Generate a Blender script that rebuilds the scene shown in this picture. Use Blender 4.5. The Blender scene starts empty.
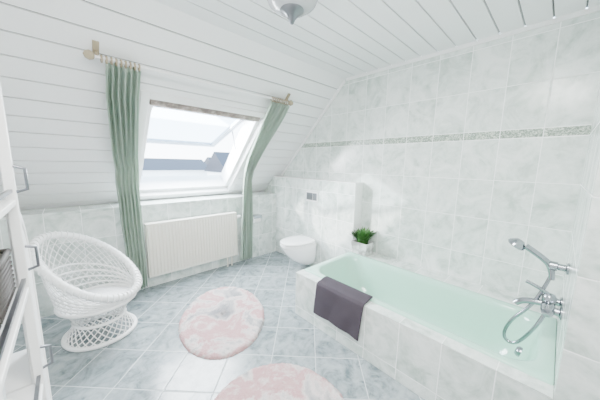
import bpy, bmesh, math, random
from mathutils import Vector, Matrix
random.seed(4)
R2=math.sqrt(.5)
# ---------------- room dimensions ----------------
XR=2.852; XL=-0.62; YK=3.455; YN=-1.7; ZC=2.744; YS=2.172
XT=1.668; YT=1.806; ZT=.463; XB=2.682; ZB=1.358; ZL=1.06; YE=-.10

# ---------------- node helpers ----------------
class NT:
    def __init__(s,name):
        s.m=bpy.data.materials.new(name); s.m.use_nodes=True
        s.t=s.m.node_tree; s.n=s.t.nodes; s.b=s.n['Principled BSDF']; s.out=s.n['Material Output']
    def new(s,t,**k):
        n=s.n.new(t)
        for a,b in k.items(): setattr(n,a,b)
        return n
    def link(s,a,b): s.t.links.new(a,b)
    def val(s,sock,v):
        if hasattr(v,'links') or isinstance(v,bpy.types.NodeSocket): s.link(v,sock)
        else: sock.default_value=v
    def math(s,op,a,b=0.0,c=None):
        n=s.new('ShaderNodeMath',operation=op); s.val(n.inputs[0],a); s.val(n.inputs[1],b)
        if c is not None: s.val(n.inputs[2],c)
        return n.outputs[0]
    def dot(s,v,vec):
        n=s.new('ShaderNodeVectorMath',operation='DOT_PRODUCT'); s.link(v,n.inputs[0]); n.inputs[1].default_value=vec
        return n.outputs['Value']
    def mix(s,f,a,b):
        n=s.new('ShaderNodeMix',data_type='RGBA'); s.val(n.inputs[0],f); s.val(n.inputs[6],a); s.val(n.inputs[7],b)
        return n.outputs[2]
    def pos(s): return s.new('ShaderNodeNewGeometry').outputs['Position']
    def noise(s,vec,scale,detail=4,rough=.55,dist=0):
        n=s.new('ShaderNodeTexNoise'); s.link(vec,n.inputs['Vector']); n.inputs['Scale'].default_value=scale
        n.inputs['Detail'].default_value=detail; n.inputs['Roughness'].default_value=rough; n.inputs['Distortion'].default_value=dist
        return n.outputs['Fac']
    def ramp(s,f,stops):
        n=s.new('ShaderNodeValToRGB'); s.val(n.inputs[0],f); e=n.color_ramp.elements
        e[0].position=stops[0][0]; e[0].color=stops[0][1]; e[1].position=stops[-1][0]; e[1].color=stops[-1][1]
        for p,c in stops[1:-1]:
            x=e.new(p); x.color=c
        return n.outputs[0]
    def bump(s,h,st=.3,d=.01):
        n=s.new('ShaderNodeBump'); n.inputs['Strength'].default_value=st; n.inputs['Distance'].default_value=d
        s.link(h,n.inputs['Height']); s.link(n.outputs[0],s.b.inputs['Normal'])
def C(r,g,b): return (r,g,b,1)
def simple(name,col,rough=.5,metal=0,spec=.5,coat=0):
    m=NT(name); m.b.inputs['Base Color'].default_value=C(*col); m.b.inputs['Roughness'].default_value=rough
    m.b.inputs['Metallic'].default_value=metal; m.b.inputs['Specular IOR Level'].default_value=spec
    m.b.inputs['Coat Weight'].default_value=coat
    n=m.noise(m.pos(),40,2); c=m.mix(n,C(*[x*.97 for x in col]),C(*[min(1,x*1.02) for x in col])); m.link(c,m.b.inputs['Base Color'])
    return m.m
def tile(name,ax_u,ax_v,w,h,ou,ov,cA,cB,grout,gw=.004,rough=.18,var=.06,band=None,ms=1.6,lo=.36,hi=.60):
    m=NT(name); P=m.pos()
    u=m.math('ADD',m.dot(P,ax_u),-ou); v=m.math('ADD',m.dot(P,ax_v),-ov)
    if band:
        b0,b1=band
        above=m.math('GREATER_THAN',m.dot(P,ax_v),(b0+b1)/2)
        v=m.math('SUBTRACT',v,m.math('MULTIPLY',above,(b1-b0)))
    def line(x,s):
        f=m.math('WRAP',x,s,0.0); d=m.math('MINIMUM',f,m.math('SUBTRACT',s,f))
        return d
    d=m.math('MINIMUM',line(u,w),line(v,h))
    g=m.math('LESS_THAN',d,gw/2)
    if band:
        vz=m.dot(P,ax_v)
        inb=m.math('MULTIPLY',m.math('GREATER_THAN',vz,b0),m.math('LESS_THAN',vz,b1))
        gl=m.math('LESS_THAN',line(u,w),gw/2)
        e=m.math('LESS_THAN',m.math('MINIMUM',m.math('ABSOLUTE',m.math('SUBTRACT',vz,b0)),m.math('ABSOLUTE',m.math('SUBTRACT',vz,b1))),gw/2)
        g=m.math('MAXIMUM',m.math('MULTIPLY',g,m.math('SUBTRACT',1.0,inb)),m.math('MAXIMUM',e,m.math('MULTIPLY',inb,gl)))
    iu=m.math('FLOOR',m.math('DIVIDE',u,w)); iv=m.math('FLOOR',m.math('DIVIDE',v,h))
    cb=m.new('ShaderNodeCombineXYZ'); m.link(iu,cb.inputs[0]); m.link(iv,cb.inputs[1])
    wn=m.new('ShaderNodeTexWhiteNoise'); wn.noise_dimensions='3D'; m.link(cb.outputs[0],wn.inputs['Vector'])
    sc=m.new('ShaderNodeVectorMath',operation='SCALE'); m.link(wn.outputs['Color'],sc.inputs[0]); sc.inputs['Scale'].default_value=7
    ad=m.new('ShaderNodeVectorMath',operation='ADD'); m.link(P,ad.inputs[0]); m.link(sc.outputs[0],ad.inputs[1])
    n1=m.noise(ad.outputs[0],ms*2.2,8,.62,1.6); n2=m.noise(ad.outputs[0],ms*9,4,.6,.8)
    f=m.math('ADD',m.math('MULTIPLY',n1,.75),m.math('MULTIPLY',n2,.25))
    base=m.ramp(f,[(lo,cB),((lo+hi)/2,tuple(a*.6+b*.4 for a,b in zip(cA,cB))),(hi,cA)])
    dark=m.math('MULTIPLY',wn.outputs['Value'],var)
    base=m.mix(dark,base,C(cB[0]*.6,cB[1]*.6,cB[2]*.6))
    if band:
        wv=m.noise(P,38,3,.6,2.5)
        bc=m.ramp(wv,[(.40,C(.17,.22,.18)),(.5,C(.30,.37,.31)),(.62,C(.70,.74,.66))])
        base=m.mix(inb,base,bc)
    col=m.mix(g,base,grout)
    m.link(col,m.b.inputs['Base Color'])
    m.link(m.math('ADD',m.math('MULTIPLY',g,.6),rough),m.b.inputs['Roughness'])
    hh=m.math('MINIMUM',m.math('DIVIDE',d,gw*1.2),1.0)
    m.bump(hh,.35,.003)
    return m.m
WA,WB,WG=C(.80,.845,.815),C(.44,.53,.48),C(.93,.945,.935)
m_wallR=tile('tile_wall_yz',(0,1,0),(0,0,1),.28,.37,.15,1.85,WA,WB,WG,gw=.006,band=(1.85,1.925))
m_wallX=tile('tile_wall_xz',(1,0,0),(0,0,1),.28,.37,0.07,1.85,WA,WB,WG,gw=.006)
m_wallR2=tile('tile_panel_yz',(0,1,0),(0,0,1),.28,.37,.126,ZT-.37,WA,WB,WG,gw=.006)
m_top=tile('tile_ledge_top',(0,1,0),(1,0,0),.28,.37,.126,XT+.1,WA,WB,WG)
m_ltop=tile('tile_far_ledge_top',(1,0,0),(0,1,0),.28,.37,.07,3.3,WA,WB,WG)
q=R2
m_floor=tile('tile_floor_diagonal',(q,q,0),(q,-q,0),.36,.36,.05,.1,C(.34,.385,.395),C(.12,.155,.165),C(.46,.49,.50),gw=.007,rough=.2,var=.20,ms=2.6)
m_plank=simple('white_lacquered_boards',(.87,.88,.88),.38)
m_groove=simple('board_joint_painted_shadow',(.22,.23,.23),.8)  # dark grey on the groove floors paints in the shadow between boards
m_white=simple('white_paint',(.88,.88,.87),.4)
m_gloss=simple('white_ceramic',(.9,.9,.89),.08,coat=.5)
m_rad=simple('radiator_cream_enamel',(.80,.77,.69),.3)
m_mint=simple('mint_acrylic',(.42,.72,.585),.12,coat=.4)
m_chrome=simple('chrome',(.36,.38,.41),.12,1)
m_steel=simple('brushed_steel',(.22,.23,.25),.3,1)
m_beige=simple('beige_rod_wood',(.36,.30,.20),.45)
m_wick=simple('white_wicker',(.88,.88,.87),.5)
m_dark=simple('dark_wicker',(.05,.045,.04),.7)
m_green=simple('plant_leaf_green',(.045,.14,.03),.5)
m_soil=simple('potting_soil',(.05,.035,.025),.9)
m_brown=NT('weathered_brown_trim')
_n=m_brown.noise(m_brown.pos(),12,6,.7); m_brown.link(m_brown.ramp(_n,[(.36,C(.10,.075,.065)),(.5,C(.20,.155,.13)),(.64,C(.36,.30,.27))]),m_brown.b.inputs['Base Color']); m_brown=m_brown.m
def cloth(name,a,b,scale=180,rough=.9,bs=.3):
    m=NT(name); P=m.pos(); n=m.noise(P,scale,3,.6); n2=m.noise(P,6,3)
    m.link(m.mix(m.math('MULTIPLY',m.math('ADD',n,n2),.5),C(*a),C(*b)),m.b.inputs['Base Color'])
    m.b.inputs['Roughness'].default_value=rough; m.b.inputs['Specular IOR Level'].default_value=.15
    m.bump(n,bs,.004); return m
_c=cloth('sage_curtain_cloth',(.31,.41,.34),(.52,.62,.53)); m_curt=_c.m
tr=_c.new('ShaderNodeBsdfTranslucent'); tr.inputs[0].default_value=C(.58,.69,.59); mx=_c.new('ShaderNodeMixShader'); mx.inputs[0].default_value=.25
_c.link(_c.b.outputs[0],mx.inputs[1]); _c.link(tr.outputs[0],mx.inputs[2]); _c.link(mx.outputs[0],_c.out.inputs[0])
m_towel=cloth('grey_terry_towel',(.040,.034,.042),(.082,.068,.084),260,.95,.8).m
# rug
_r=NT('pink_grey_shag'); P=_r.pos(); nA=_r.noise(P,3.6,5,.6,.8); nB=_r.noise(P,70,3,.7)
c1=_r.ramp(nA,[(.34,C(.20,.21,.23)),(.42,C(.42,.40,.40)),(.47,C(.66,.59,.57)),(.53,C(.52,.26,.27)),(.59,C(.54,.31,.31)),(.66,C(.66,.58,.56))])
_r.link(_r.mix(_r.math('MULTIPLY',nB,.28),c1,C(.84,.80,.78)),_r.b.inputs['Base Color']); _r.b.inputs['Roughness'].default_value=1; _r.b.inputs['Specular IOR Level'].default_value=.05
_r.bump(nB,.8,.02); m_rug=_r.m
# glass
_g=NT('window_glass'); tb=_g.new('ShaderNodeBsdfTransparent'); gb=_g.new('ShaderNodeBsdfGlossy'); gb.inputs['Roughness'].default_value=.02
tb.inputs[0].default_value=C(.90,.96,1); mx=_g.new('ShaderNodeMixShader'); mx.inputs[0].default_value=.07
_g.link(tb.outputs[0],mx.inputs[1]); _g.link(gb.outputs[0],mx.inputs[2]); _g.link(mx.outputs[0],_g.out.inputs[0]); m_glass=_g.m

# ---------------- mesh helpers ----------------
col=bpy.context.scene.collection
def obj(name,verts,faces,mat,parent=None,smooth=False,edges=()):
    me=bpy.data.meshes.new(name); me.from_pydata([tuple(v) for v in verts],list(edges),faces); me.update()
    bm=bmesh.new(); bm.from_mesh(me); bmesh.ops.recalc_face_normals(bm,faces=bm.faces); bm.to_mesh(me); bm.free()
    o=bpy.data.objects.new(name,me); col.objects.link(o)
    if mat: me.materials.append(mat)
    if smooth:
        for p in me.polygons: p.use_smooth=True
    if parent: o.parent=parent
    return o
def bev(o,w,seg=3):
    b=o.modifiers.new('bevel','BEVEL'); b.width=w; b.segments=seg; b.limit_method='ANGLE'; b.angle_limit=math.radians(40)
    for p in o.data.polygons: p.use_smooth=True
    n=o.modifiers.new('wn','WEIGHTED_NORMAL'); return o
def box(name,a,b,mat,parent=None,bw=0,seg=3):
    x0,y0,z0=a;x1,y1,z1=b
    v=[(x,y,z) for x in(x0,x1) for y in(y0,y1) for z in(z0,z1)]
    f=[(0,1,3,2),(4,6,7,5),(0,4,5,1),(2,3,7,6),(0,2,6,4),(1,5,7,3)]
    o=obj(name,v,f,mat,parent)
    if bw: bev(o,bw,seg)
    return o
def boxf(name,fn,a,b,mat,parent=None,bw=0):
    x0,y0,z0=a;x1,y1,z1=b
    v=[fn(x,y,z) for x in(x0,x1) for y in(y0,y1) for z in(z0,z1)]
    f=[(0,1,3,2),(4,6,7,5),(0,4,5,1),(2,3,7,6),(0,2,6,4),(1,5,7,3)]
    o=obj(name,v,f,mat,parent)
    if bw: bev(o,bw)
    return o
def prism(name,prof,x0,x1,mat,parent=None,ax='x'):
    n=len(prof)
    if ax=='x': v=[(x0,a,b) for a,b in prof]+[(x1,a,b) for a,b in prof]
    else: v=[(a,x0,b) for a,b in prof]+[(a,x1,b) for a,b in prof]
    f=[tuple(range(n)),tuple(range(n,2*n))]+[(i,(i+1)%n,(i+1)%n+n,i+n) for i in range(n)]
    return obj(name,v,f,mat,parent)
def tube(name,pts,r,mat,parent=None,cyc=False,res=4,smooth=True,radii=None):
    cu=bpy.data.curves.new(name,'CURVE'); cu.dimensions='3D'; cu.bevel_depth=r; cu.bevel_resolution=res; cu.use_fill_caps=True
    s=cu.splines.new('NURBS' if smooth and len(pts)>2 else 'POLY'); s.points.add(len(pts)-1)
    for i,p in enumerate(pts):
        s.points[i].co=(*p,1)
        if radii: s.points[i].radius=radii[i]
    s.use_cyclic_u=cyc
    if s.type=='NURBS': s.order_u=3; s.use_endpoint_u=not cyc; s.resolution_u=6
    t=bpy.data.objects.new(name,cu); col.objects.link(t)
    dg=bpy.context.evaluated_depsgraph_get(); dg.update()
    me=bpy.data.meshes.new_from_object(t.evaluated_get(dg)); bpy.data.objects.remove(t)
    o=bpy.data.objects.new(name,me); col.objects.link(o); me.materials.clear(); me.materials.append(mat)
    for p in me.polygons: p.use_smooth=True
    if parent: o.parent=parent
    return o
def lathe(name,prof,M,mat,parent=None,n=40):
    v=[];f=[]
    for (r,z) in prof:
        for i in range(n):
            a=2*math.pi*i/n; v.append(M@Vector((r*math.cos(a),r*math.sin(a),z)))
    for j in range(len(prof)-1):
        for i in range(n): f.append((j*n+i,j*n+(i+1)%n,(j+1)*n+(i+1)%n,(j+1)*n+i))
    f.append(tuple(range(n))); f.append(tuple(range((len(prof)-1)*n,len(prof)*n)))
    o=obj(name,v,f,mat,parent,True)
    e=o.modifiers.new('es','EDGE_SPLIT'); e.split_angle=math.radians(50); return o
def axisM(o,d):
    d=Vector(d).normalized(); return Matrix.Translation(Vector(o))@d.to_track_quat('Z','Y').to_matrix().to_4x4()
def grp(name,loc=(0,0,0)):
    e=bpy.data.objects.new(name,None); e.empty_display_size=.1; col.objects.link(e); return e
def grid(name,fn,nu,nv,mat,parent=None,cyc=False):
    v=[fn(i,j) for j in range(nv) for i in range(nu)]
    f=[]
    for j in range(nv-1):
        for i in range(nu if cyc else nu-1):
            f.append((j*nu+i,j*nu+(i+1)%nu,(j+1)*nu+(i+1)%nu,(j+1)*nu+i))
    return obj(name,v,f,mat,parent,True)

# ---------------- room shell ----------------
box('floor',(XL-.1,YN-.1,-.1),(XR+.1,YK+.45,0),m_floor)
wp=[(YN-.1,0),(3.95,0),(3.95,.97),(YS,ZC),(YN-.1,ZC)]
prism('wall_right',wp,XR,XR+.12,m_wallR)
prism('wall_left',wp,XL-.12,XL,m_white)
box('wall_near',(XL,YN-.1,0),(XT,YN,ZC),m_white)
box('wall_end',(XT,YN-.1,0),(XR,YE,ZC),m_wallX)
box('wall_far',(XL,YK,0),(XR,3.80,ZL-.02),m_wallX)
prism('trim_ledge',[(YK-.004,ZL-.022),(3.90,ZL-.022),(3.83,ZL+.004),(YK-.004,ZL+.004)],XL,XR,m_ltop)
box('wall_cistern_boxing',(XB,YT,0),(XR,YK,ZB),m_wallR2)
prism('wall_cistern_boxing_return',[(YK-.001,ZL),(3.84,ZL),(4.9-ZB,ZB-.001),(YK-.001,ZB-.001)],XB+.001,XR,m_wallR2)
box('trim_cistern_top',(XB-.004,YT-.004,ZB),(XR,3.54,ZB+.01),m_white)
PW=.165; GD=.014; GW=.012
def S(x,s,o): return Vector((x,YS+R2*s+R2*o,ZC-R2*s+R2*o))
def plank(name,fn,x0,x1,s0,s1,thick,parent=None):
    pr=[(s0,0)]; dark=[]
    k=math.floor(s0/PW)+1
    while k*PW<s1-1e-4:
        c=k*PW
        if c-GW/2>s0+1e-4 and c+GW/2<s1:
            i0=len(pr); pr+= [(c-GW/2,0),(c-GW/2+.002,GD),(c+GW/2-.002,GD),(c+GW/2,0)]; dark+=[i0+1]
        k+=1
    pr+=[(s1,0),(s1,thick),(s0,thick)]
    n=len(pr)
    v=[fn(x0,s,o) for s,o in pr]+[fn(x1,s,o) for s,o in pr]
    f=[tuple(range(n)),tuple(range(n,2*n))]+[(i,(i+1)%n,(i+1)%n+n,i+n) for i in range(n)]
    o=obj(name,v,f,m_plank,parent); o.data.materials.append(m_groove)
    for d in dark: o.data.polygons[2+d].material_index=1
    return o
TH=.26; WX0,WX1,WS0,WS1=.62,1.92,.80,2.26
sl=grp('ceiling_slope')
plank('boards_left',S,XL,WX0,0,2.6,TH,sl); plank('boards_right',S,WX1,XR,0,2.6,TH,sl)
plank('boards_above',S,WX0,WX1,0,WS0,TH,sl); plank('boards_below',S,WX0,WX1,WS1,2.6,TH,sl)
def CE(x,s,o): return Vector((x,YS-s,ZC+o))
plank('ceiling',CE,XL,XR,0,YS-YN,.15)
box('trim_ceiling_right',(XR-.014,YE,ZC-.035),(XR,YS-.02,ZC),m_white)
boxf('trim_slope_right',S,(XR-.014,.02,-.035),(XR,1.9,0),m_white)

# ---------------- window ----------------
win=grp('window_1')
fr=.05
for nm,a,b in [('frame_left',(WX0,WS0,.05),(WX0+fr,WS1,TH+.03)),('frame_right',(WX1-fr,WS0,.05),(WX1,WS1,TH+.03)),
               ('frame_top',(WX0,WS0,.05),(WX1,WS0+fr,TH+.03)),('frame_bottom',(WX0,WS1-fr,.05),(WX1,WS1,TH+.03))]:
    boxf(nm,S,a,b,m_white,win,.006)
for nm,a,b in [('casing_left',(WX0-.07,WS0-.07,-.015),(WX0,WS1+.07,.01)),('casing_right',(WX1,WS0-.07,-.015),(WX1+.07,WS1+.07,.01)),
               ('casing_top',(WX0,WS0-.07,-.015),(WX1,WS0,.01)),('casing_bottom',(WX0,WS1,-.015),(WX1,WS1+.07,.01))]:
    boxf(nm,S,a,b,m_white,win,.004)
ang=math.radians(45-27); H0=S(0,WS0+.06,.16)
def SA(x,l,o): return Vector((x,H0.y+l*math.cos(ang)+o*math.sin(ang),H0.z-l*math.sin(ang)+o*math.cos(ang)))
sx0,sx1,L=WX0+fr+.008,WX1-fr-.008,1.30
m_sash=simple('sash_grey_white',(.42,.44,.47),.4)
for nm,a,b in [('sash_left',(sx0,0,0),(sx0+.07,L,.05)),('sash_right',(sx1-.07,0,0),(sx1,L,.05)),
               ('sash_bottom',(sx0+.07,L-.07,0),(sx1-.07,L,.05))]:
    boxf(nm,SA,a,b,m_sash,win,.006)
boxf('sash_top',SA,(sx0+.07,0,0),(sx1-.07,.09,.05),m_brown,win,.006)
boxf('sash_glass',SA,(sx0+.05,.05,.02),(sx1-.05,L-.05,.028),m_glass,win)
boxf('blind_housing',S,(WX0+.02,WS0+.012,.03),(WX1-.02,WS0+.10,.115),m_brown,win,.015)
boxf('blind_bottom_bar',S,(WX0+.05,WS0+.125,.09),(WX1-.05,WS0+.15,.11),m_sash,win,.004)
for i,x in enumerate((sx0-.004,sx1+.004)):
    a=S(x,WS0+.75,.2); b=SA(x,.62,0); tube('stay_%d'%i,[a,b],.008,m_steel,win)

# ---------------- outside ----------------
box('ground_outside',(-60,4.6,-3.2),(90,120,-3.0),simple('pale_paving',(.85,.85,.84),.9))
m_roof=simple('slate_roof',(.018,.022,.035),.6); m_rend=simple('render_wall',(.88,.87,.85),.8)
hs=grp('neighbour_houses')
for i,(hx,hy,w,d,ze,hr) in enumerate([(0,44,12,8,.2,1.6),(13,46,10,8,.3,1.7),(26,48,11,8,.2,2.3),(20,36,7,7,.2,2.9),(38,50,12,8,.3,1.8),(-14,46,12,8,.2,1.8)]):
    box('house_wall_%d'%i,(hx-w/2,hy-d/2,-3.0),(hx+w/2,hy+d/2,ze),m_rend,hs)
    prism('house_roof_%d'%i,[(hy-d/2-.4,ze-.1),(hy,ze+hr),(hy+d/2+.4,ze-.1)],hx-w/2-.3,hx+w/2+.3,m_roof,hs)

# ---------------- curtain rod + curtains ----------------
RY,RZ=2.46,2.352
rod=grp('curtain_rod')
tube('rod',[(.2,RY,RZ),(2.12,RY,RZ)],.010,m_white,rod)
for i,x in enumerate((.19,2.13)):
    lathe('finial_%d'%i,[(.001,-.035),(.024,-.025),(.035,0),(.024,.025),(.001,.035)],axisM((x,RY,RZ),(1,0,0)),m_beige,rod,16)
for i,x in enumerate((.235,2.10)):
    tube('bracket_%d'%i,[(x,RY,RZ),(x,RY+.05,RZ+.053)],.012,m_beige,rod)
    boxf('bracket_plate_%d'%i,S,(x-.02,.40,-.012),(x+.02,.50,0),m_beige,rod,.003)
def rings(x0,x1,n,tag):
    for i in range(n):
        x=x0+(x1-x0)*i/(n-1)
        tube('%s_ring_%d'%(tag,i),[(x,RY+.022*math.cos(a),RZ-.008+.024*math.sin(a)) for a in [k*math.pi/5 for k in range(10)]],.007,m_beige,rod,True,2)
rings(.26,.50,9,'left'); rings(1.84,2.08,9,'right')
def curtain(name,top,mid,bot,nf,ph):
    path=[(2.455,2.318),(2.62,2.13),(2.85,1.89),(3.08,1.66),(3.22,1.50),(3.275,1.34),(3.28,1.15),(3.28,.9),(3.28,.6),(3.28,.3),(3.28,.09)]
    wid=[top,top,[(top[k]*2+mid[k])/3 for k in (0,1)],[(top[k]+2*mid[k])/3 for k in (0,1)],mid,mid,[ (mid[k]*2+bot[k])/3 for k in (0,1)],[(mid[k]+bot[k])/2 for k in (0,1)],bot,bot,bot]
    NU=nf*10+1; sub=5; rows=[]
    for j in range(len(path)-1):
        for k in range(sub):
            t=k/sub; rows.append((path[j][0]*(1-t)+path[j+1][0]*t,path[j][1]*(1-t)+path[j+1][1]*t,wid[j][0]*(1-t)+wid[j+1][0]*t,wid[j][1]*(1-t)+wid[j+1][1]*t,j+t))
    rows.append((*path[-1],*wid[-1],10))
    def fn(i,j):
        y,z,a,b,t=rows[j]; f=i/(NU-1)
        if t<4: nrm=(-R2,-R2)
        elif t<6: k=(t-4)/2; nrm=(-R2-(1-R2)*k,-R2*(1-k))
        else: nrm=(-1,0)
        amp=.032+.008*math.sin(t*1.3+ph)
        w=2*math.pi*nf*f+ .6*math.sin(t*.9+ph+f*5)
        d=amp*math.sin(w)+.012*math.sin(.37*w+t)
        x=a+(b-a)*(f+.02*math.cos(w))
        return (x,y+nrm[0]*d,z+nrm[1]*d)
    o=grid(name,fn,NU,len(rows),m_curt)
    s=o.modifiers.new('sol','SOLIDIFY'); s.thickness=.003
    return o
c1=curtain('curtain',(.28,.51),(.37,.58),(.40,.59),6,0)
c2=curtain('curtain',(1.81,2.09),(1.92,2.07),(1.86,2.07),6,2)

# ---------------- radiator ----------------
rd=grp('radiator')
x0,x1,z0,z1=.64,1.82,.165,.845
def fnr(i,j):
    n=241; x=x0+(x1-x0)*i/(n-1); sn=math.sin(2*math.pi*i/8.0); d=.018*sn**.6 if sn>0 else 0
    zz=[z0+.01,z0+.03,z0+.05,z1-.05,z1-.03,z1-.01][j]
    return (x,3.337-d*[0,0,1,1,0,0][j],zz)
grid('front_panel',fnr,241,6,m_rad,rd)
box('back_panel',(x0,3.338,z0),(x1,3.42,z1-.01),m_rad,rd,.01)
box('top_grille',(x0,3.33,z1-.012),(x1,3.43,z1),m_rad,rd,.004)
for i in range(40):
    xx=x0+.03+i*(x1-x0-.06)/39
    box('grille_slot_%d'%i,(xx-.004,3.35,z1),(xx+.004,3.41,z1+.002),m_white,rd)
box('side_left',(x0-.012,3.33,z0),(x0,3.43,z1),m_rad,rd,.004); box('side_right',(x1,3.33,z0),(x1+.012,3.43,z1),m_rad,rd,.004)
tube('pipe_a',[(x1-.06,3.39,0),(x1-.06,3.39,z0+.02)],.011,m_rad,rd); tube('pipe_b',[(x1-.13,3.39,0),(x1-.13,3.39,z0+.02)],.011,m_rad,rd)
lathe('thermostat_valve',[(.001,0),(.022,.002),(.026,.02),(.026,.07),(.018,.085),(.001,.086)],axisM((x1+.01,3.38,z1-.08),(1,0,0)),m_white,rd,20)
for i,x in enumerate((x0+.2,x1-.2)): box('wall_bracket_%d'%i,(x,3.42,.3),(x+.03,YK-.001,.7),m_rad,rd)

# ---------------- bath tub ----------------
tub=grp('bathtub'); sur=tub
TX0,TX1,TY0,TY1=1.765,2.60,YE+.002,1.785
box('front_panel_tiles',(XT,YE+.001,0),(XT+.09,YT-.001,ZT),m_wallR2,sur)
box('front_cap',(XT-.002,YE+.001,ZT),(TX0+.01,YT-.001,ZT+.004),m_top,sur)
box('back_ledge',(TX1-.02,YE+.001,0),(XR-.001,YT-.001,ZT),m_top,sur)
box('end_ledge',(XT+.09,TY1-.01,0),(TX1-.02,YT-.001,ZT),m_top,sur)
def rrect(cx,cy,hx,hy,r,n=14):
    pts=[]
    for (sx,sy,a0) in [(1,1,0),(-1,1,90),(-1,-1,180),(1,-1,270)]:
        for k in range(n+1):
            a=math.radians(a0+90*k/n); pts.append((cx+sx*(hx-r)+r*math.cos(a),cy+sy*(hy-r)+r*math.sin(a)))
    return pts
cx,cy=(TX0+TX1)/2,(TY0+TY1)/2; hx,hy=(TX1-TX0)/2,(TY1-TY0)/2
rings_=[(cx,cy,hx,hy,.012,ZT-.03),(cx,cy,hx,hy,.012,ZT+.014),(cx,cy,hx-.006,hy-.006,.03,ZT+.018),(cx,cy,hx-.055,hy-.06,.16,ZT+.016),(cx,cy,hx-.066,hy-.072,.17,ZT+.008),
 (cx,cy,hx-.075,hy-.085,.18,ZT-.03),(cx,cy-.02,hx-.10,hy-.13,.19,ZT-.15),(cx,cy-.035,hx-.125,hy-.18,.19,ZT-.27),(cx,cy-.045,hx-.15,hy-.23,.18,ZT-.345),(cx,cy-.05,hx-.185,hy-.28,.16,ZT-.385),(cx,cy-.05,hx-.25,hy-.36,.12,ZT-.40),(cx,cy-.05,.02,.4,.015,ZT-.405)]
vs=[]
for (a,b,c,d,r,z) in rings_:
    vs+=[(p[0],p[1],z) for p in rrect(a,b,c,d,r)]
n=len(rrect(0,0,1,1,.1)); fs=[]
for j in range(len(rings_)-1):
    for i in range(n): fs.append((j*n+i,j*n+(i+1)%n,(j+1)*n+(i+1)%n,(j+1)*n+i))
fs.append(tuple(range((len(rings_)-1)*n,len(rings_)*n)))
obj('basin',vs,fs,m_mint,tub,True)
lathe('drain',[(.001,.012),(.02,.012),(.03,.006),(.033,0)],Matrix.Translation((cx,.22,ZT-.402)),m_chrome,tub,24)
lathe('overflow_knob',[(.001,.03),(.025,.028),(.035,.015),(.036,0)],axisM((cx,.055,ZT-.13),(0,1,.25)),m_chrome,tub,24)

# ---------------- bath mixer ----------------
mx_=grp('bath_mixer_tap')
mxX=2.27; wy=YE
for i,dx in enumerate((-.085,.085)):
    lathe('rosette_%d'%i,[(.042,0.001),(.042,.008),(.026,.014),(.022,.05)],axisM((mxX+dx,wy,.70),(0,1,0)),m_chrome,mx_,24)
lathe('body',[(.001,-.15),(.028,-.147),(.034,-.11),(.034,.11),(.028,.147),(.001,.15)],axisM((mxX,wy+.065,.70),(1,0,0)),m_chrome,mx_,28)
tube('spout',[(mxX,wy+.07,.70),(mxX,wy+.12,.695),(mxX,wy+.20,.675),(mxX,wy+.225,.64)],.021,m_chrome,mx_)
lathe('lever_dome',[(.036,0),(.036,.03),(.026,.05),(.001,.058)],axisM((mxX,wy+.065,.722),(0,0,1)),m_chrome,mx_,24)
tube('lever',[(mxX,wy+.065,.765),(mxX,wy+.12,.80),(mxX,wy+.19,.82)],.012,m_chrome,mx_)
tube('hose',[(mxX-.01,wy+.065,.675),(mxX-.02,wy+.08,.60),(mxX-.03,wy+.13,.46),(mxX-.03,wy+.20,.33),(mxX-.02,wy+.27,.36),(mxX-.01,wy+.24,.50),(mxX,wy+.15,.64),(mxX+.01,wy+.10,.78),(mxX+.01,wy+.075,.90)],.011,m_chrome,mx_)
sh=grp('hand_shower')
lathe('wall_holder',[(.038,0.001),(.038,.012),(.022,.018),(.022,.05),(.03,.055),(.03,.09),(.001,.095)],axisM((mxX+.01,wy,.965),(0,1,0)),m_chrome,sh,24)
tube('handle',[(mxX+.01,wy+.07,.87),(mxX+.01,wy+.075,.95),(mxX+.005,wy+.13,1.01),(mxX,wy+.22,1.065)],.019,m_chrome,sh,radii=[.8,1,1.05,1.1])
lathe('shower_head',[(.001,-.034),(.024,-.03),(.05,.0),(.055,.014),(.048,.022),(.001,.022)],axisM((mxX,wy+.262,1.072),(0,.55,-.85)),m_chrome,sh,28)

# ---------------- towel on the tub edge ----------------
def tw(i,j):
    NU,NV=30,40; y=.985+.52*i/(NU-1)
    pth=[(1.80,ZT+.030),(1.76,ZT+.033),(1.70,ZT+.018),(1.668,ZT+.014),(1.652,ZT-.005),(1.650,ZT-.06),(1.648,ZT-.15),(1.646,ZT-.24),(1.644,.155)]
    t=j/(NV-1)*(len(pth)-1); k=min(int(t),len(pth)-2); ff=t-k
    x=pth[k][0]*(1-ff)+pth[k+1][0]*ff; z=pth[k][1]*(1-ff)+pth[k+1][1]*ff
    if z<ZT-.03: x-=.012*abs(math.sin(y*14+z*3))*(ZT-z)/.3
    return (x,y+.01*math.sin(z*9),z+.010*math.sin(y*6)*(1 if z<.3 else 0))
t_=grid('bath_towel',tw,30,40,m_towel); s_=t_.modifiers.new('sol','SOLIDIFY'); s_.thickness=.010; s_.offset=0
sb=t_.modifiers.new('ss','SUBSURF'); sb.levels=1; sb.render_levels=1

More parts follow.
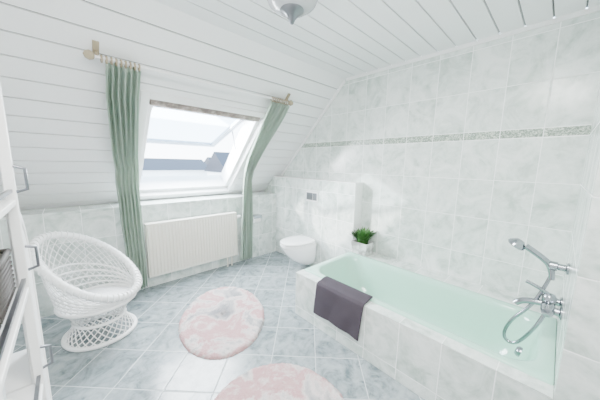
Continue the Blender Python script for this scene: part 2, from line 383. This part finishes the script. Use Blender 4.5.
# ---------------- toilet ----------------
wc=grp('wall_hung_toilet'); ty=2.57; 
def ell(xb,xf,hw,z,n=36):
    pts=[]
    for k in range(n):
        a=2*math.pi*k/n; c=math.cos(a); s=math.sin(a)
        xm=xb-(xb-xf)*.45
        if c>=0: X=xm+(xb-xm)*abs(c)**.45; Y_=hw*(abs(s)**.8)*(1 if s>=0 else -1)
        else: X=xm-(xm-xf)*abs(c)**.95; Y_=hw*(abs(s)**.95)*(1 if s>=0 else -1)
        pts.append((X,ty+Y_,z))
    return pts
def loft(name,rs,mat,parent):
    n=len(rs[0]); v=[p for r in rs for p in r]; f=[]
    for j in range(len(rs)-1):
        for i in range(n): f.append((j*n+i,j*n+(i+1)%n,(j+1)*n+(i+1)%n,(j+1)*n+i))
    f.append(tuple(range(n))); f.append(tuple(range((len(rs)-1)*n,len(rs)*n)))
    o=obj(name,v,f,mat,parent,True); e=o.modifiers.new('es','EDGE_SPLIT'); e.split_angle=math.radians(45); return o
xb=XB-.001
loft('bowl',[ell(xb,2.50,.10,.09),ell(xb,2.42,.13,.11),ell(xb,2.30,.165,.20),ell(xb,2.20,.185,.29),ell(xb,2.135,.195,.38),ell(xb,2.12,.20,.42),ell(xb,2.13,.195,.43)],m_gloss,wc)
loft('seat',[ell(xb-.05,2.12,.197,.433),ell(xb-.05,2.11,.203,.44),ell(xb-.05,2.115,.203,.455),ell(xb-.05,2.12,.197,.457)],m_white,wc)
loft('lid',[ell(xb-.04,2.12,.198,.461),ell(xb-.04,2.108,.206,.468),ell(xb-.04,2.112,.204,.482),ell(xb-.05,2.15,.18,.492),ell(xb-.1,2.25,.11,.496)],m_gloss,wc)
tube('hinge',[(xb-.035,ty-.09,.465),(xb-.035,ty+.09,.465)],.014,m_gloss,wc)
fp=grp('flush_plate')
box('plate',(XB-.014,ty-.125,1.03),(XB-.0005,ty+.125,1.19),m_gloss,fp,.005)
box('button_large',(XB-.02,ty-.02,1.055),(XB-.012,ty+.105,1.165),m_steel,fp,.003)
box('button_small',(XB-.02,ty-.105,1.055),(XB-.012,ty-.03,1.165),m_steel,fp,.003)
tp=grp('toilet_roll_holder')
YW=YK-.001
box('cover',(2.14,YW-.12,.735),(2.29,YW,.745),m_chrome,tp,.003); box('cover_front',(2.14,YW-.125,.70),(2.29,YW-.118,.745),m_chrome,tp,.003)
lathe('paper_roll',[(.02,-.055),(.055,-.055),(.055,.055),(.02,.055)],axisM((2.215,YW-.062,.672),(1,0,0)),m_white,tp,28)
tube('arm',[(2.15,YW,.735),(2.15,YW-.06,.735),(2.15,YW-.062,.672),(2.27,YW-.062,.672)],.005,m_chrome,tp,smooth=False)

# ---------------- plant ----------------
pl=grp('potted_plant')
px,py=2.70,1.665
a=ZT+.001
v=[];
for z,h in ((a,.080),(a+.16,.096),(a+.16,.084),(a+.125,.082)):
    for sx,sy in((-1,-1),(1,-1),(1,1),(-1,1)): v.append((px+sx*h,py+sy*h*1.2,z))
f=[(0,1,2,3)]+[(j*4+i,j*4+(i+1)%4,(j+1)*4+(i+1)%4,(j+1)*4+i) for j in range(3) for i in range(4)]
pot=obj('planter',v,f,NT('whitewashed_planter').m,pl); pm=pot.data.materials[0]
mm=pm.node_tree; 
nn=mm.nodes.new('ShaderNodeTexNoise'); nn.inputs['Scale'].default_value=14; rr=mm.nodes.new('ShaderNodeValToRGB'); rr.color_ramp.elements[0].position=.36; rr.color_ramp.elements[0].color=C(.34,.33,.32); rr.color_ramp.elements[1].position=.58; rr.color_ramp.elements[1].color=C(.74,.74,.73)
gg=mm.nodes.new('ShaderNodeNewGeometry'); mm.links.new(gg.outputs['Position'],nn.inputs['Vector']); mm.links.new(nn.outputs['Fac'],rr.inputs[0]); mm.links.new(rr.outputs[0],mm.nodes['Principled BSDF'].inputs['Base Color'])
box('soil',(px-.076,py-.09,a+.10),(px+.076,py+.09,a+.13),m_soil,pl)
V=[];F=[]
for k in range(150):
    an=random.uniform(0,2*math.pi); r0=random.uniform(0,.06); ln=random.uniform(.11,.24); lean=random.uniform(.05,.95)
    bx,by=px+r0*math.cos(an)*1.0,py+r0*math.sin(an)*1.1; w=random.uniform(.012,.020)
    dx,dy=math.cos(an),math.sin(an); tx,ty_=-dy,dx; b0=len(V); seg=7
    for s in range(seg+1):
        t=s/seg; rr_=ln*lean*t*t*1.0; zz=ln*(t*(1-.35*lean*t)); ww=w*math.sin(math.pi*min(1,.08+.92*t))**.7+.0006
        cxp,cyp=bx+dx*rr_,by+dy*rr_
        V.append((min(cxp+tx*ww,XR-.006),min(cyp+ty_*ww,YT-.006),a+.125+zz)); V.append((min(cxp-tx*ww,XR-.006),min(cyp-ty_*ww,YT-.006),a+.125+zz))
    for s in range(seg): F.append((b0+2*s,b0+2*s+1,b0+2*s+3,b0+2*s+2))
obj('leaves',V,F,m_green,pl,True)

# ---------------- rugs ----------------
def rug(name,cx,cy,a,b,head):
    h=math.radians(head); ux,uy=math.sin(h),math.cos(h); n=160; rings=40; V=[];F=[]
    V.append((cx,cy,.026))
    for j in range(1,rings+1):
        t=j/rings
        for i in range(n):
            an=2*math.pi*i/n; jit=1+(.012*random.uniform(-1,1) if j==rings else 0)
            p=t*jit; z=.030*(1-max(0,(t-.93)/.07)**2*.85)+random.uniform(-.006,.006)*(1 if j<rings else 0)
            if j==rings: z=.004
            V.append((cx+p*(a*math.cos(an)*ux+b*math.sin(an)*uy),cy+p*(a*math.cos(an)*uy-b*math.sin(an)*ux),z))
    for i in range(n): F.append((0,1+i,1+(i+1)%n))
    for j in range(rings-1):
        for i in range(n): F.append((1+j*n+i,1+j*n+(i+1)%n,1+(j+1)*n+(i+1)%n,1+(j+1)*n+i))
    b0=len(V)
    for i in range(n):
        q_=V[1+(rings-1)*n+i]; V.append((q_[0],q_[1],.0))
    for i in range(n): F.append((1+(rings-1)*n+i,1+(rings-1)*n+(i+1)%n,b0+(i+1)%n,b0+i))
    return obj(name,V,F,m_rug,None,True)
rug('bath_rug',1.07,2.27,.60,.42,26); rug('bath_rug',.76,.96,.55,.50,38)

# ---------------- ceiling lamp ----------------
cl=grp('ceiling_lamp'); T=Matrix.Translation((1.11,1.28,0))
lathe('canopy',[(.001,ZC-.03),(.05,ZC-.028),(.06,ZC-.005),(.06,ZC)],T,m_steel,cl)
tube('stem',[(1.11,1.28,ZC),(1.11,1.28,2.60)],.01,m_steel,cl)
lathe('shade',[(.05,2.535),(.10,2.55),(.15,2.585),(.165,2.625),(.155,2.63),(.08,2.59),(.02,2.575)],T,simple('frosted_glass_shade',(.45,.46,.48),.2),cl)
lathe('finial',[(.001,2.462),(.010,2.466),(.022,2.49),(.042,2.515),(.072,2.535),(.075,2.545),(.001,2.56)],T,m_steel,cl)

# ---------------- wicker chair ----------------
ch=grp('wicker_armchair'); CX,CY=.11,2.80; fa=math.atan2(-.62,.78); SC=.85
def lerp(a,b,t): return a+(b-a)*t
prof=[(0,.30,0),(.12,.275,.06),(.25,.225,.14),(.36,.21,.21),(.48,.245,.30),(.60,.315,.39)]
def P_(th,t):
    w=(1-math.cos(th))/2; zr=.47+.62*w**1.2
    if t<=.60:
        for k in range(len(prof)-1):
            if prof[k][0]<=t<=prof[k+1][0]+1e-9:
                q_=(t-prof[k][0])/(prof[k+1][0]-prof[k][0]); r=lerp(prof[k][1],prof[k+1][1],q_); z=lerp(prof[k][2],prof[k+1][2],q_); break
    else:
        q_=(t-.6)/.4; z=lerp(.39,zr,q_); r=.315+(.015+.055*w**.5)*math.sin(q_*math.pi/2)+.03*q_*q_*(.3+w)
    e=1.0+.06*math.cos(th)**2
    x=r*e*math.cos(th)*SC; y=r*math.sin(th)*SC
    return Vector((CX+x*math.cos(fa)-y*math.sin(fa),CY+x*math.sin(fa)+y*math.cos(fa),z*SC))
def diamond(name,fn,N,M,t0,t1,th,mat,par):
    V=[fn(2*math.pi*(i+.5*(j%2))/N,lerp(t0,t1,j/M)) for j in range(M+1) for i in range(N)]
    F=[]
    for j in range(M-1):
        for i in range(N):
            l=(i-1)%N if j%2==0 else i; r_=i if j%2==0 else (i+1)%N
            F.append((j*N+i,(j+1)*N+r_,(j+2)*N+i,(j+1)*N+l))
    o=obj(name,V,F,mat,par); w=o.modifiers.new('wf','WIREFRAME'); w.thickness=th; w.use_even_offset=False; return o
diamond('woven_base',P_,26,12,.0,.60,.012,m_wick,ch)
diamond('woven_shell',P_,36,14,.60,1.0,.011,m_wick,ch)
def loop(t,dr=0,n=48): return [P_(2*math.pi*i/n,t) for i in range(n)]
tube('rim',loop(1.0),.028,m_wick,ch,True); tube('seat_ring',loop(.60),.02,m_wick,ch,True)
tube('foot_ring',[Vector((p.x,p.y,.018)) for p in loop(0)],.018,m_wick,ch,True); tube('waist_ring',loop(.33),.014,m_wick,ch,True)
for k,t in enumerate((.65,.70,.75,.80)): tube('weave_ring_%d'%k,loop(t),.009,m_wick,ch,True,2)
pts=[]
for i in range(600):
    th=2*math.pi*i/600; c=P_(th,1.0); a_=i*.55
    rad=Vector((math.cos(th+fa),math.sin(th+fa),0)); pts.append(c+rad*(.031*math.cos(a_))+Vector((0,0,.031*math.sin(a_))))
tube('rim_braid',pts,.007,m_wick,ch,True,1)
V=[];F=[];n=48
for j in range(16):
    t=j/15
    for i in range(n):
        p=P_(2*math.pi*i/n,.60); V.append((CX+(p.x-CX)*t,CY+(p.y-CY)*t,(.395+.03*(1-t*t)+(.006 if j%2 else -.006))*SC))
for j in range(15):
    for i in range(n): F.append((j*n+i,j*n+(i+1)%n,(j+1)*n+(i+1)%n,(j+1)*n+i))
obj('woven_seat',V,F,m_wick,ch,True)

# ---------------- bathroom shelf ----------------
shf=grp('bathroom_shelf_unit'); fx=-.15; bx_=-.52
for i,(y,h) in enumerate(((.80,2.0),(1.45,2.0))):
    for k,x in enumerate((fx,bx_)):
        box('post_%d%d'%(i,k),(x-.03,y-.015,0),(x,y+.015,h),m_white,shf,.004)
    box('side_rail_%d'%i,(bx_,y-.01,h-.05),(fx-.03,y+.01,h-.02),m_white,shf)
for i,z in enumerate((.12,.62,1.06,1.42,1.82)):
    box('shelf_board_%d'%i,(bx_,.80,z),(fx-.004,1.45,z+.022),m_white,shf,.003)
    if i: box('shelf_lip_%d'%i,(fx-.02,.80,z+.05),(fx-.008,1.45,z+.062),m_steel,shf)
arc=[(1.47,.05)]+[(1.47,1.42)]+[(1.47+.30*math.sin(a),1.12+.30*math.cos(a)) for a in [k*math.pi/2/12 for k in range(13)]]+[(1.77,.05)]
prism('side_door',arc,fx-.04,fx-.018,m_white,shf)
inn=[(1.52,.12),(1.52,1.35)]+[(1.50+.22*math.sin(a),1.12+.23*math.cos(a)) for a in [k*math.pi/2/12 for k in range(2,13)]]+[(1.72,.12)]
tube('door_moulding',[(fx-.018,a,b) for a,b in inn],.006,m_white,shf,True,3,False)
prism('side_back',arc,bx_,bx_+.02,m_white,shf)
for i,z in enumerate((.12,.62,1.06)): box('side_board_%d'%i,(bx_+.02,1.465,z),(fx-.04,1.765,z+.02),m_white,shf)
for i,z in enumerate((.75,1.2,1.52)):
    tube('handle_%d'%i,[(fx,1.45,z-.05),(fx+.03,1.45,z-.04),(fx+.03,1.45,z+.04),(fx,1.45,z+.05)],.006,m_steel,shf,smooth=False)
def basket(name,x0,x1,y0,y1,z0,z1):
    b=grp(name)
    box('weave',(x0,y0,z0),(x1,y1,z1),m_dark,b,.02)
    for k in range(9):
        z=z0+(z1-z0)*(k+.5)/9
        tube('strand_%d'%k,[(x0-.002,y0-.002,z),(x1+.002,y0-.002,z),(x1+.002,y1+.002,z),(x0-.002,y1+.002,z)],.006,m_dark,b,True,2,False)
    tube('rim',[(x0,y0,z1),(x1,y0,z1),(x1,y1,z1),(x0,y1,z1)],.011,m_dark,b,True,3,False)
basket('storage_basket',-.48,-.19,1.13,1.41,1.09,1.25)
basket('storage_basket',-.48,-.19,.84,1.10,1.09,1.25)
def bottle(nm,x,y,z,h,r,c):
    lathe(nm,[(.001,0),(r,.003),(r,h*.7),(r*.4,h*.8),(r*.4,h),(.001,h)],Matrix.Translation((x,y,z)),simple(nm+'_plastic',c,.3),None,20)
bottle('shampoo_bottle',-.27,1.34,.644,.2,.03,(.75,.8,.82))
bottle('lotion_bottle',-.24,1.22,.644,.16,.035,(.85,.82,.75))
tow=box('folded_towels',(-.46,1.14,1.444),(-.2,1.40,1.58),cloth('white_terry',(.8,.8,.8),(.9,.9,.9)).m,None,.03)

# ---------------- light ----------------
w=bpy.data.worlds.new('World'); bpy.context.scene.world=w; w.use_nodes=True
nt=w.node_tree; bg=nt.nodes['Background']
tc=nt.nodes.new('ShaderNodeTexCoord'); sp=nt.nodes.new('ShaderNodeSeparateXYZ'); nt.links.new(tc.outputs['Generated'],sp.inputs[0])
cr=nt.nodes.new('ShaderNodeValToRGB'); nt.links.new(sp.outputs[2],cr.inputs[0])
cr.color_ramp.elements[0].position=.0; cr.color_ramp.elements[0].color=C(.86,.93,1); cr.color_ramp.elements[1].position=.5; cr.color_ramp.elements[1].color=C(.55,.76,1)
nt.links.new(cr.outputs[0],bg.inputs[0]); bg.inputs[1].default_value=12
def light(t,name,loc,d,e,**k):
    l=bpy.data.lights.new(name,t); l.energy=e
    for a,b in k.items(): setattr(l,a,b)
    o=bpy.data.objects.new(name,l); col.objects.link(o); o.location=loc; o.rotation_euler=Vector(d).to_track_quat('-Z','Y').to_euler(); return o
light('SUN','sun',(0,0,5),(1.5,-1.35,-.75),9,angle=math.radians(1.5),color=(1,.97,.92))
light('AREA','window_daylight',tuple(S(1.27,1.5,.0)+Vector((0,.25,.3))),(0,-1,-.6),230,shape='RECTANGLE',size=1.1,size_y=1.1,color=(.99,.99,1))
light('AREA','added_overhead_fill',(.55,.3,2.68),(.1,.3,-1),120,shape='RECTANGLE',size=1.2,size_y=.8,color=(1,.98,.95))  # unseen fill light added to brighten the room, not a fixture

# ---------------- camera ----------------
pitch,roll,yaw=.147,.019,.757
fw=Vector((math.sin(yaw)*math.cos(pitch),math.cos(yaw)*math.cos(pitch),-math.sin(pitch)))
r=Vector((math.cos(yaw),-math.sin(yaw),0)); up=r.cross(fw)
r2=r*math.cos(roll)+up*math.sin(roll); u2=-r*math.sin(roll)+up*math.cos(roll)
cam=bpy.data.cameras.new('camera'); cam.sensor_width=36; cam.lens=246.368/600*36; cam.clip_start=.02; cam.clip_end=300
co=bpy.data.objects.new('camera',cam); col.objects.link(co)
M=Matrix((r2,u2,-fw)).transposed().to_4x4(); M.translation=Vector((0,0,1.6)); co.matrix_world=M
bpy.context.scene.camera=co
